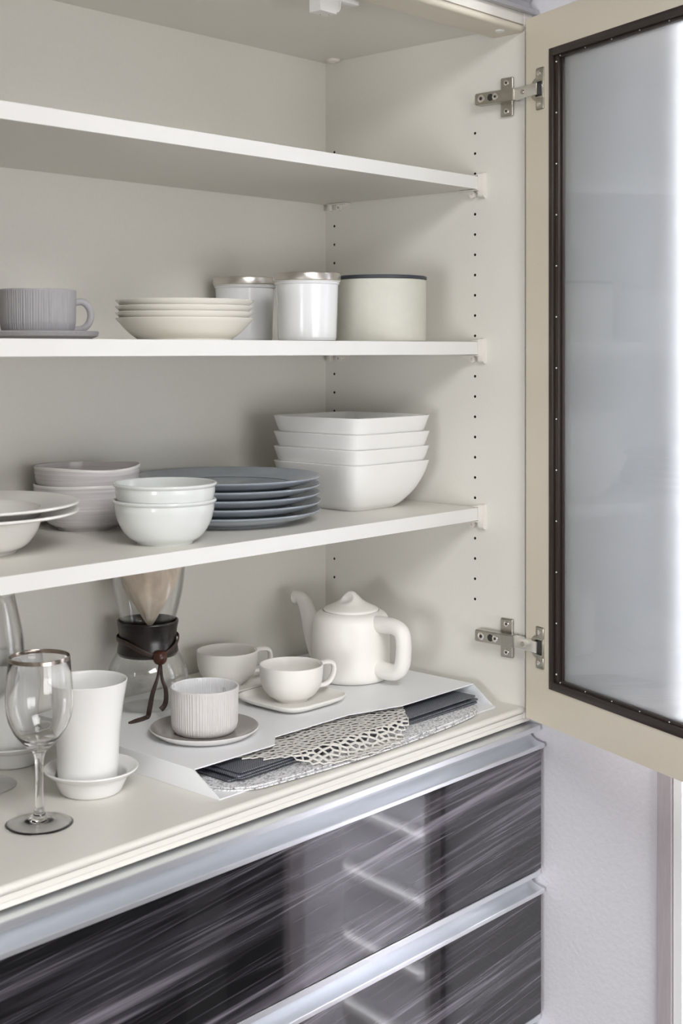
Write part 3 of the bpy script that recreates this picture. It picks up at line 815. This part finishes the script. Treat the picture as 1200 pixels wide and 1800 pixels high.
def rrect(cx, cy, hx, hy, r, rot=0.0, bulge=0.0):
    pts = []
    for (sx, sy, a) in ((1, 1, 0), (-1, 1, PI/2), (-1, -1, PI), (1, -1, PI*1.5)):
        for k in range(8):
            th = a+PI/2*k/7
            pts.append((sx*(hx-r)+r*math.cos(th), sy*(hy-r)+r*math.sin(th)))
    # extra points on the front edge for the bulge
    out = []
    for i, p in enumerate(pts):
        out.append(p)
        q = pts[(i+1) % len(pts)]
        if abs(p[1]+hy) < 1e-6 and abs(q[1]+hy) < 1e-6 and abs(q[0]-p[0]) > 0.05:
            for k in range(1, 12): out.append((p[0]+(q[0]-p[0])*k/12, p[1]))
    c, s = math.cos(rot), math.sin(rot)
    res = []
    for x, y in out:
        if y < -hy*0.5: y -= bulge*max(0, 1-(x/hx)**2)
        res.append((cx+x*c-y*s, cy+x*s+y*c))
    return res


def sil_lift(x, y):
    l = 0.0
    if x > 1.46: l += 0.0035*((x-1.46)/0.09)**2*(1 if y < 1.140 else 0.2)
    return l


zb = z+0.0018
flatmat('placemat', rrect(1.298, 1.298, 0.256, 0.172, 0.055, 0.0, 0.020), zb, 0.0014, SILVER, 'silver glittery placemat lying lowest inside the white stand', 'silver placemats', sil_lift)
flatmat('placemat', rrect(1.300, 1.300, 0.254, 0.172, 0.050, 0.004, 0.016), zb+0.0020, 0.0014, SILVER, 'silver glittery placemat lying just beneath the charcoal woven ones', 'silver placemats', lambda x, y: sil_lift(x, y)*1.1)
zb += 0.0050
for k, (dx, dy, rot, lb) in enumerate(((0.0, 0.004, -0.012, 'charcoal woven placemat, lowest of the dark ones'), (0.003, 0.000, 0.016, 'charcoal woven placemat, second up among the dark ones'), (-0.004, 0.004, 0.030, 'charcoal woven placemat, third up among the dark ones'), (0.002, 0.002, 0.008, 'charcoal woven placemat lying right under the ivory lace mat'))):
    flatmat('placemat', rrect(1.313+dx, 1.302+dy, 0.2405-0.002*k, 0.156, 0.004, rot), zb+0.0028*k, 0.0017, DARKMAT, lb, 'charcoal woven placemats')
zb += 0.0115

# ivory lace mat: cells of an irregular net, each an opening with a raised border
def lace_mat(cx, cy, R, z0_, th):
    rnd = random.Random(11)
    sites = []
    kx, ky = 0.0175, 0.0120            # elongated cells
    tries = 0
    while len(sites) < 1500 and tries < 60000:
        tries += 1
        a = rnd.uniform(0, 2*PI); q = R*1.04*math.sqrt(rnd.random())
        x, y = q*math.cos(a), q*math.sin(a)
        if y > 0.06: continue                            # the part under the plate's rear stays plain
        s = 0.50+0.62*rnd.random()**1.5
        if all(((x-u)/(kx*s))**2+((y-v)/(ky*s))**2 > 1 for u, v in sites): sites.append((x, y))
    sc = [(x/kx, y/ky) for x, y in sites]
    bm = bmesh.new()
    def ht(x, y):
        Y = y+cy
        if Y > 1.141: return 0.0
        if Y > 1.118: return -0.0124*(1.141-Y)/0.023
        return -0.0124
    for i, (sx, sy) in enumerate(sc):
        poly = [(sx-3, sy-3), (sx+3, sy-3), (sx+3, sy+3), (sx-3, sy+3)]
        for j, (tx, ty) in enumerate(sc):
            if j == i or abs(tx-sx) > 5 or abs(ty-sy) > 5: continue
            mx, my, nx, ny = (sx+tx)/2, (sy+ty)/2, tx-sx, ty-sy
            out = []
            for k in range(len(poly)):
                p, q = poly[k], poly[(k+1) % len(poly)]
                dp = (p[0]-mx)*nx+(p[1]-my)*ny; dq = (q[0]-mx)*nx+(q[1]-my)*ny
                if dp <= 0: out.append(p)
                if dp*dq < 0:
                    t = dp/(dp-dq); out.append((p[0]+(q[0]-p[0])*t, p[1]+(q[1]-p[1])*t))
            poly = out
            if len(poly) < 3: break
        if len(poly) < 3: continue
        x0_, y0_ = sites[i]
        if math.hypot(x0_, y0_) > R: continue
        # local rotation makes the leaf-like slant vary
        P = [(x*kx, y*ky) for x, y in poly]
        if any(math.hypot(*p) > R*1.05 for p in P): continue
        # merge near-duplicate corners
        Q = []
        for p in P:
            if not Q or math.hypot(p[0]-Q[-1][0], p[1]-Q[-1][1]) > 0.0006: Q.append(p)
        if math.hypot(Q[0][0]-Q[-1][0], Q[0][1]-Q[-1][1]) < 0.0006: Q.pop()
        if len(Q) < 3: continue
        mxx = sum(p[0] for p in Q)/len(Q); myy = sum(p[1] for p in Q)/len(Q)
        wd = 0.00075
        I = []
        for p in Q:
            dx, dy = mxx-p[0], myy-p[1]; L = math.hypot(dx, dy)
            f = min(0.8, wd*1.8/max(L, 1e-6)) if rnd.random() < 0.93 else 0.5
            I.append((p[0]+dx*f, p[1]+dy*min(0.8, f*1.15)))
        n = len(Q)
        ob = [bm.verts.new((x, y, ht(x, y))) for x, y in Q]; ot = [bm.verts.new((x, y, ht(x, y)+th)) for x, y in Q]
        ib = [bm.verts.new((x, y, ht(x, y))) for x, y in I]; it = [bm.verts.new((x, y, ht(x, y)+th*0.85)) for x, y in I]
        for k in range(n):
            j = (k+1) % n
            bm.faces.new((ot[k], ot[j], it[j], it[k])); bm.faces.new((ib[k], ib[j], it[j], it[k])); bm.faces.new((ob[k], ob[j], ot[j], ot[k]))
    # rear part, plain sheet under the stand's top plate
    seg = []
    a0_ = math.asin(0.055/R)
    for k in range(25): seg.append((R*math.cos(a0_+(PI-2*a0_)*k/24), R*math.sin(a0_+(PI-2*a0_)*k/24)))
    prism(bm, seg, 'z', 0, th)
    me = bm
    o = link('lace_placemat', me, LACE, None, at=(cx, cy, z0_), smooth=0)
    return tag(o, 'ivory cut-out lace placemat draped over the dark placemats', 'placemat')


lace_mat(1.270, 1.288, 0.187, zb, 0.0016)

# ------------------------------------------------------------------ on the stand
zt = z+THT+0.0002
# taupe saucer and ribbed cup
UC = (1.1367, 1.269)
bm = bmesh.new(); lathe(bm, [(0, 0.001), (0.044, 0.001), (0.045, 0), (0.050, 0), (0.058, 0.0018), (0.0675, 0.0082), (0.0688, 0.0100), (0.0680, 0.0108), (0.0665, 0.0104), (0.0595, 0.0056), (0.050, 0.0040), (0, 0.0038)], 96, mi=lambda i: 1 if i < 7 else 0)
tag(link('saucer', bm, [TAUPE, RIM], at=(*UC, zt)), 'taupe glazed round saucer under the pale ribbed cup', 'saucer')
cup = thing('ribbed_cup', (UC[0], UC[1], zt+0.0042), 'pale grey ribbed cup with white inside on the taupe saucer', 'cup')
pr = [(0, 0.001), (0.033, 0.001), (0.035, 0.0), (0.0375, 0.0012)]+[(0.0408, 0.0055), (0.0420, 0.0115)]+[(0.0421+0.0010*k/6, 0.0115+0.043*k/6) for k in range(7)]+[(0.0432, 0.0562), (0.0428, 0.0572), (0.0415, 0.0574), (0.0406, 0.0565), (0.0400, 0.045), (0.0385, 0.014), (0.033, 0.005), (0, 0.004)]
bm = bmesh.new(); lathe(bm, pr, 420, ribbed(grooves(8, 84, RIGHT % (2*PI)-0.35, RIGHT % (2*PI)+0.5)+[((RIGHT-0.30+0.12*k) % (2*PI), 0.8) for k in range(5)], 0.0010, 0.018, 0.003, 0.0555), mi=lambda i: 1 if i >= 14 else 0)
link('cup_body', bm, [PALEST, INGLAZE], cup)
bm = bmesh.new(); ring_handle(bm, RIGHT+0.98, 0.0425, (0.043, 0.010), 0.018, 0.0042, 0.0035); link('handle', bm, PALEST, cup)

# white tea cups on rounded square saucers
def sq_saucer(loc, label, rz):
    bm = bmesh.new()
    pr = [(0, 0.001), (0.038, 0.001), (0.039, 0), (0.043, 0), (0.050, 0.0012), (0.0590, 0.0062), (0.0615, 0.0088), (0.0618, 0.0104), (0.0605, 0.0114), (0.0592, 0.0108), (0.0560, 0.0068), (0.0525, 0.0050), (0.046, 0.0045), (0, 0.0044)]
    lathe(bm, pr, 96, superell(lambda r, q: 2.0+2.4*min(1, r/0.05)))
    o = link('square_saucer', bm, MATTE, at=loc); o.rotation_euler = (0, 0, rz)
    return tag(o, label, 'saucer', 'cream rounded square saucers')


C1, C2 = (1.3214, 1.2945), (1.317, 1.4225)
sq_saucer((*C1, zt), 'cream rounded square saucer under the tea cup beside the teapot', 0.0)
sq_saucer((*C2, zt), 'cream rounded square saucer under the tea cup by the back wall', 0.02)


def tea_cup(loc, label, ang):
    t = thing('tea_cup', loc, label, 'cup', 'cream tea cups')
    pr = [(0, 0.0015), (0.0195, 0.0015), (0.0205, 0), (0.0225, 0), (0.0232, 0.0022)]+prof2([(0.0240, 0.0028), (0.0325, 0.0085), (0.0400, 0.0190), (0.0432, 0.0320), (0.0440, 0.0475)], 5)+[(0.0439, 0.0488), (0.0430, 0.0493), (0.0420, 0.0486)]+prof2([(0.0416, 0.047), (0.0405, 0.032), (0.0372, 0.0195), (0.030, 0.0105), (0.02, 0.0065), (0, 0.0055)], 5)
    bm = bmesh.new(); lathe(bm, pr, 72); link('cup_body', bm, MATTE, t)
    c, s = math.cos(ang), math.sin(ang)
    pts = [(0.041, 0.0445), (0.050, 0.0462), (0.0595, 0.0455), (0.0645, 0.0405), (0.0645, 0.0310), (0.0605, 0.0225), (0.0520, 0.0160), (0.0385, 0.0150)]
    bm = bmesh.new(); sweep(bm, [(p*c, p*s, q) for p, q in pts], 0.0033, [0.0058]*6+[0.0052, 0.0045], 14, up=(-s, c, 0)); link('handle', bm, MATTE, t)
    return t


tea_cup((C1[0]-0.003, C1[1]-0.001, zt+0.0046), 'cream tea cup in front, between ribbed cup and teapot', RIGHT+0.45)
tea_cup((C2[0]+0.001, C2[1], zt+0.0046), 'cream tea cup behind, near the carafe and back wall', RIGHT+0.35)

# teapot
TP = (1.481, 1.329)
pot = thing('teapot', (*TP, zt), 'cream matte teapot with peaked lid at the end of the stand', 'teapot')
pr = [(0, 0.001), (0.046, 0.001), (0.0475, 0.0), (0.052, 0.0006), (0.0555, 0.003), (0.0568, 0.0075), (0.0574, 0.02), (0.0578, 0.045), (0.0576, 0.070), (0.0568, 0.082)]+prof2([(0.0566, 0.0835), (0.0548, 0.0905), (0.0505, 0.0962), (0.0455, 0.0992), (0.0425, 0.1005)], 4)+[(0.0418, 0.1000), (0.0415, 0.0985), (0.036, 0.0980), (0, 0.0980)]
bm = bmesh.new(); lathe(bm, pr, 96); link('body', bm, MATTE, pot, smooth=50)
pr = [(0, 0.0985), (0.0400, 0.0985), (0.0408, 0.1000), (0.0409, 0.1018), (0.0398, 0.1032)]+prof2([(0.0385, 0.1040), (0.032, 0.1070), (0.0235, 0.1110), (0.0160, 0.1165), (0.0105, 0.1222), (0.0062, 0.1262), (0.0030, 0.1280), (0, 0.1285)], 4)
bm = bmesh.new(); lathe(bm, pr, 80)
dc = Vector((-0.0135, -0.0015, 0.1215))                   # finger hollow pressed into one side of the peak
for v in bm.verts:
    d = (Vector((v.co.x, v.co.y, v.co.z))-dc).length
    if d < 0.0135 and v.co.z > 0.106:
        k = (1-(d/0.0135)**2)**2
        v.co += Vector((0.0045, 0.0012, -0.0035))*k
link('lid', bm, MATTE, pot, smooth=60)
bm = bmesh.new()
sweep(bm, [(0, 0.045, 0.018), (0, 0.062, 0.033), (0, 0.0755, 0.056), (0, 0.0855, 0.080), (0, 0.0945, 0.0975), (0, 0.1045, 0.1055), (0, 0.1150, 0.1050)], [0.020, 0.0190, 0.0160, 0.0130, 0.0110, 0.0095, 0.0105], None, 20, n=6)
bm2 = bm; link('spout', bm2, MATTE, pot, smooth=60)
bm = bmesh.new()
hp = [(0, -0.046, 0.0850), (0, -0.064, 0.0865), (0, -0.085, 0.0862), (0, -0.0975, 0.0800), (0, -0.1015, 0.0660), (0, -0.1015, 0.0500), (0, -0.0985, 0.0330), (0, -0.0880, 0.0225), (0, -0.070, 0.0200), (0, -0.0455, 0.0235)]
sweep(bm, hp, [0.0125, 0.0122, 0.0115, 0.0112, 0.0110, 0.0110, 0.0112, 0.0118, 0.0125, 0.0130], [0.0120]*10, 20, up=(1, 0, 0), n=6)
link('handle', bm, MATTE, pot, smooth=60)

# drip coffee carafe
CA = (1.171, 1.4225)
car = thing('coffee_carafe', (*CA, zt), 'glass drip coffee carafe with dark wooden collar and cloth filter', 'carafe')
out = prof2([(0.0, 0.0008), (0.030, 0.0008), (0.0365, 0.0030), (0.0465, 0.0130), (0.0530, 0.0270), (0.0546, 0.0400), (0.0520, 0.0560), (0.0440, 0.0720), (0.0375, 0.0830), (0.0345, 0.0945), (0.0350, 0.1060), (0.0375, 0.1190), (0.0430, 0.1400), (0.0475, 0.1620), (0.0500, 0.1850), (0.0515, 0.2080)], 4)
inn_ = [(max(r-0.0016, 0) if q > 0.004 else max(r-0.0012, 0), q+(0.0018 if q < 0.006 else 0.0004)) for r, q in out][::-1]
bm = bmesh.new(); lathe(bm, out+[(0.0510, 0.2088)]+inn_, 80); link('glass_body', bm, THINGLASS, car, smooth=70)
pr = prof2([(0.0405, 0.0735), (0.0412, 0.0790), (0.0398, 0.0880), (0.0388, 0.0960), (0.0395, 0.1060), (0.0412, 0.1145), (0.0418, 0.1175)], 4)+[(0.0412, 0.1192), (0.0398, 0.1192)]+prof2([(0.0385, 0.1170), (0.0366, 0.1080), (0.0362, 0.0960), (0.0388, 0.0840), (0.0430, 0.0745)], 3)[:-1]+[(0.0400, 0.0730)]
pr = [(max(r, {True: 0}[True]), q) for r, q in pr]
bm = bmesh.new(); lathe(bm, pr, 72, closed=True); col_ = link('wooden_collar', bm, COLLAR, car, smooth=50)
def cw(rt, fr, zz): return (rt*0.6731-fr*0.7395, -rt*0.7395-fr*0.6731, zz)      # right of, and towards, the viewer's side
def collar_r(q): return 0.0392+0.0006+0.0012*abs(q-0.096)/0.02
cord = []
for k in range(33):
    th = 2*PI*(0.01+0.98*k/32)                              # once round, dipping to the bead
    a_ = 0.50+th
    dip = max(0, math.cos(th))**3
    q = 0.0955-0.017*dip*(1 if th < PI else 1)
    rr = 0.0418+0.0010*dip
    cord.append(cw(rr*math.sin(a_), rr*math.cos(a_), q))
bm = bmesh.new(); sweep(bm, cord, 0.0009, 0.0032, 8, up=(0, 0, 1), n=3)
link('cord', bm, LEATHER, car)
bd = cw(0.0222, 0.0405, 0.0765)
bm = bmesh.new(); lathe(bm, prof2([(0.0012, -0.0092), (0.0060, -0.0080), (0.0091, -0.0030), (0.0093, 0.0025), (0.0064, 0.0080), (0.0012, 0.0094)], 4), 28, center=bd); link('bead', bm, BEAD, car)
bm = bmesh.new()
sweep(bm, [cw(0.0222, 0.0415, 0.068), cw(0.0205, 0.0540, 0.052), cw(0.0150, 0.0590, 0.034), cw(0.0110, 0.0595, 0.014), cw(0.0085, 0.0575, 0.0030), cw(0.0040, 0.0650, 0.0022), cw(-0.0040, 0.0760, 0.0014), cw(-0.0130, 0.0840, 0.0018)], [0.0018, 0.0022, 0.0030, 0.0034, 0.0032, 0.0030, 0.0036, 0.0012], 0.0006, 8, up=cw(0, 1, 0.35))
sweep(bm, [cw(0.0232, 0.0415, 0.068), cw(0.0265, 0.0535, 0.052), cw(0.0315, 0.0570, 0.040), cw(0.0325, 0.0585, 0.026), cw(0.0305, 0.0600, 0.018), cw(0.0260, 0.0625, 0.0130)], [0.0018, 0.0022, 0.0028, 0.0032, 0.0034, 0.0036], 0.0006, 8, up=cw(0, 1, 0.2))
link('cord_tail', bm, LEATHER, car)
# cloth filter cone with a seam
bm = bmesh.new()
def fold(th, r, zz):
    k = 1+0.05*math.sin(5*th+zz*60)+0.03*math.sin(9*th-zz*40)
    a_ = math.atan2(-0.6731, -0.7395)
    d = (th-a_+PI) % (2*PI)-PI
    k += 0.06*math.exp(-(d/0.10)**2)
    return (r*k*math.cos(th), r*k*math.sin(th), zz)
pr = prof2([(0.0, 0.1115), (0.0035, 0.1125), (0.0110, 0.1240), (0.0225, 0.1430), (0.0335, 0.1650), (0.0425, 0.1880), (0.0470, 0.2040)], 5)
lathe(bm, pr+[(r-0.0012, q+0.0006) for r, q in pr[1:]][::-1]+[(0, 0.1135)], 90, fold, center=cw(0.003, 0.0, 0)); link('cloth_filter', bm, CLOTH, car, smooth=60)

# ------------------------------------------------------------------ left end of the cupboard floor
def tumbler_set(loc, l1, l2):
    bm = bmesh.new()
    pr = [(0, 0.001), (0.029, 0.001), (0.030, 0), (0.0335, 0), (0.0350, 0.0015)]+prof2([(0.0355, 0.0022), (0.0400, 0.0115), (0.0425, 0.0175)], 3)+prof2([(0.0435, 0.0195), (0.0490, 0.0225), (0.0535, 0.0262)], 3)+[(0.0546, 0.0275), (0.0543, 0.0288), (0.0530, 0.0290)]+prof2([(0.0515, 0.0280), (0.0460, 0.0242), (0.0415, 0.0215)], 3)+prof2([(0.0405, 0.0195), (0.0385, 0.0125), (0.0350, 0.0072), (0, 0.0065)], 3)
    lathe(bm, pr, 80); tag(link('saucer', bm, WHITEP, at=loc, smooth=50), l1, 'saucer', 'white saucers under the tumblers')
    bm = bmesh.new()
    pr = [(0, 0.001), (0.0300, 0.001), (0.0310, 0), (0.0325, 0.0004), (0.0338, 0.0020)]+prof2([(0.0341, 0.004), (0.0352, 0.030), (0.0375, 0.065), (0.0410, 0.095), (0.0452, 0.1195)], 4)+[(0.0456, 0.1212), (0.0450, 0.1220), (0.0440, 0.1216)]+prof2([(0.0432, 0.1195), (0.0388, 0.095), (0.0352, 0.065), (0.0328, 0.030), (0.031, 0.008), (0, 0.006)], 4)
    lathe(bm, pr, 80); tag(link('tumbler', bm, WHITEP, at=(loc[0]-0.003, loc[1]+0.002, loc[2]+0.0076), smooth=50), l2, 'tumbler', 'white flared tumblers')


tumbler_set((0.9554, 1.2634, z+0.0003), 'white deep saucer under the front flared tumbler beside the stand', 'white flared porcelain tumbler in front, between wine glass and stand')
tumbler_set((0.956, 1.4265, z+0.0003), 'white deep saucer under the tumbler standing back by the wall', 'white flared porcelain tumbler farther back, partly seen through the wine glass')


def wine_glass(loc, m, label, outer, gold):
    g = thing('wine_glass', loc, label, 'wine glass')
    inner, outp = outer
    bm = bmesh.new(); lathe(bm, outp+inner, 80); link('glass_body', bm, m, g, smooth=75)
    if gold:
        bm = bmesh.new(); lathe(bm, gold, 80, closed=True); link('rim_band', bm, GOLD, g, smooth=60)


o_ = [(0, 0.0046), (0.010, 0.0040), (0.020, 0.0027), (0.0300, 0.0009), (0.0340, 0.0), (0.0356, 0.0003), (0.0363, 0.0010), (0.0356, 0.0016)]+prof2([(0.0330, 0.0022), (0.0200, 0.0050), (0.0095, 0.0088), (0.0058, 0.0140), (0.0046, 0.0240), (0.0042, 0.045), (0.0044, 0.062), (0.0055, 0.0735), (0.0085, 0.0800), (0.0165, 0.0872), (0.0265, 0.0990), (0.0335, 0.1140), (0.0360, 0.1300), (0.0358, 0.1450), (0.0342, 0.1640), (0.0326, 0.1808)], 4)
i_ = [(0.0322, 0.1816), (0.0317, 0.1808)]+prof2([(0.0332, 0.1640), (0.0347, 0.1450), (0.0348, 0.1300), (0.0322, 0.1150), (0.0250, 0.1005), (0.0150, 0.0910), (0.0, 0.0872)], 4)
wine_glass((0.8506, 1.2159, z+0.0002), GLASS, 'small wine glass with a platinum rim in front of the white tumbler', (i_, o_),
           [(0.0329, 0.1778), (0.0325, 0.1812), (0.0322, 0.1822), (0.0316, 0.1815), (0.0319, 0.1780), (0.0322, 0.1776)])
o_ = [(0, 0.0044), (0.012, 0.0036), (0.024, 0.0022), (0.0350, 0.0006), (0.0385, 0.0), (0.0398, 0.0003), (0.0404, 0.0010), (0.0396, 0.0017)]+prof2([(0.0370, 0.0026), (0.0220, 0.0050), (0.0085, 0.0085), (0.0050, 0.0140), (0.0042, 0.0280), (0.0040, 0.060), (0.0048, 0.082), (0.0100, 0.0930), (0.0250, 0.1050), (0.0405, 0.1240), (0.0482, 0.1430), (0.0492, 0.1560), (0.0475, 0.1760), (0.0430, 0.2000), (0.0375, 0.2250)], 4)
i_ = [(0.0371, 0.2256), (0.0366, 0.2250)]+prof2([(0.0420, 0.2000), (0.0464, 0.1760), (0.0481, 0.1560), (0.0470, 0.1435), (0.0392, 0.1260), (0.0240, 0.1085), (0.0, 0.1010)], 4)
wine_glass((0.878, 1.370, z+0.0002), THINGLASS, 'large wine glass with a wide bowl at the far left under the shelf', (i_, o_), None)
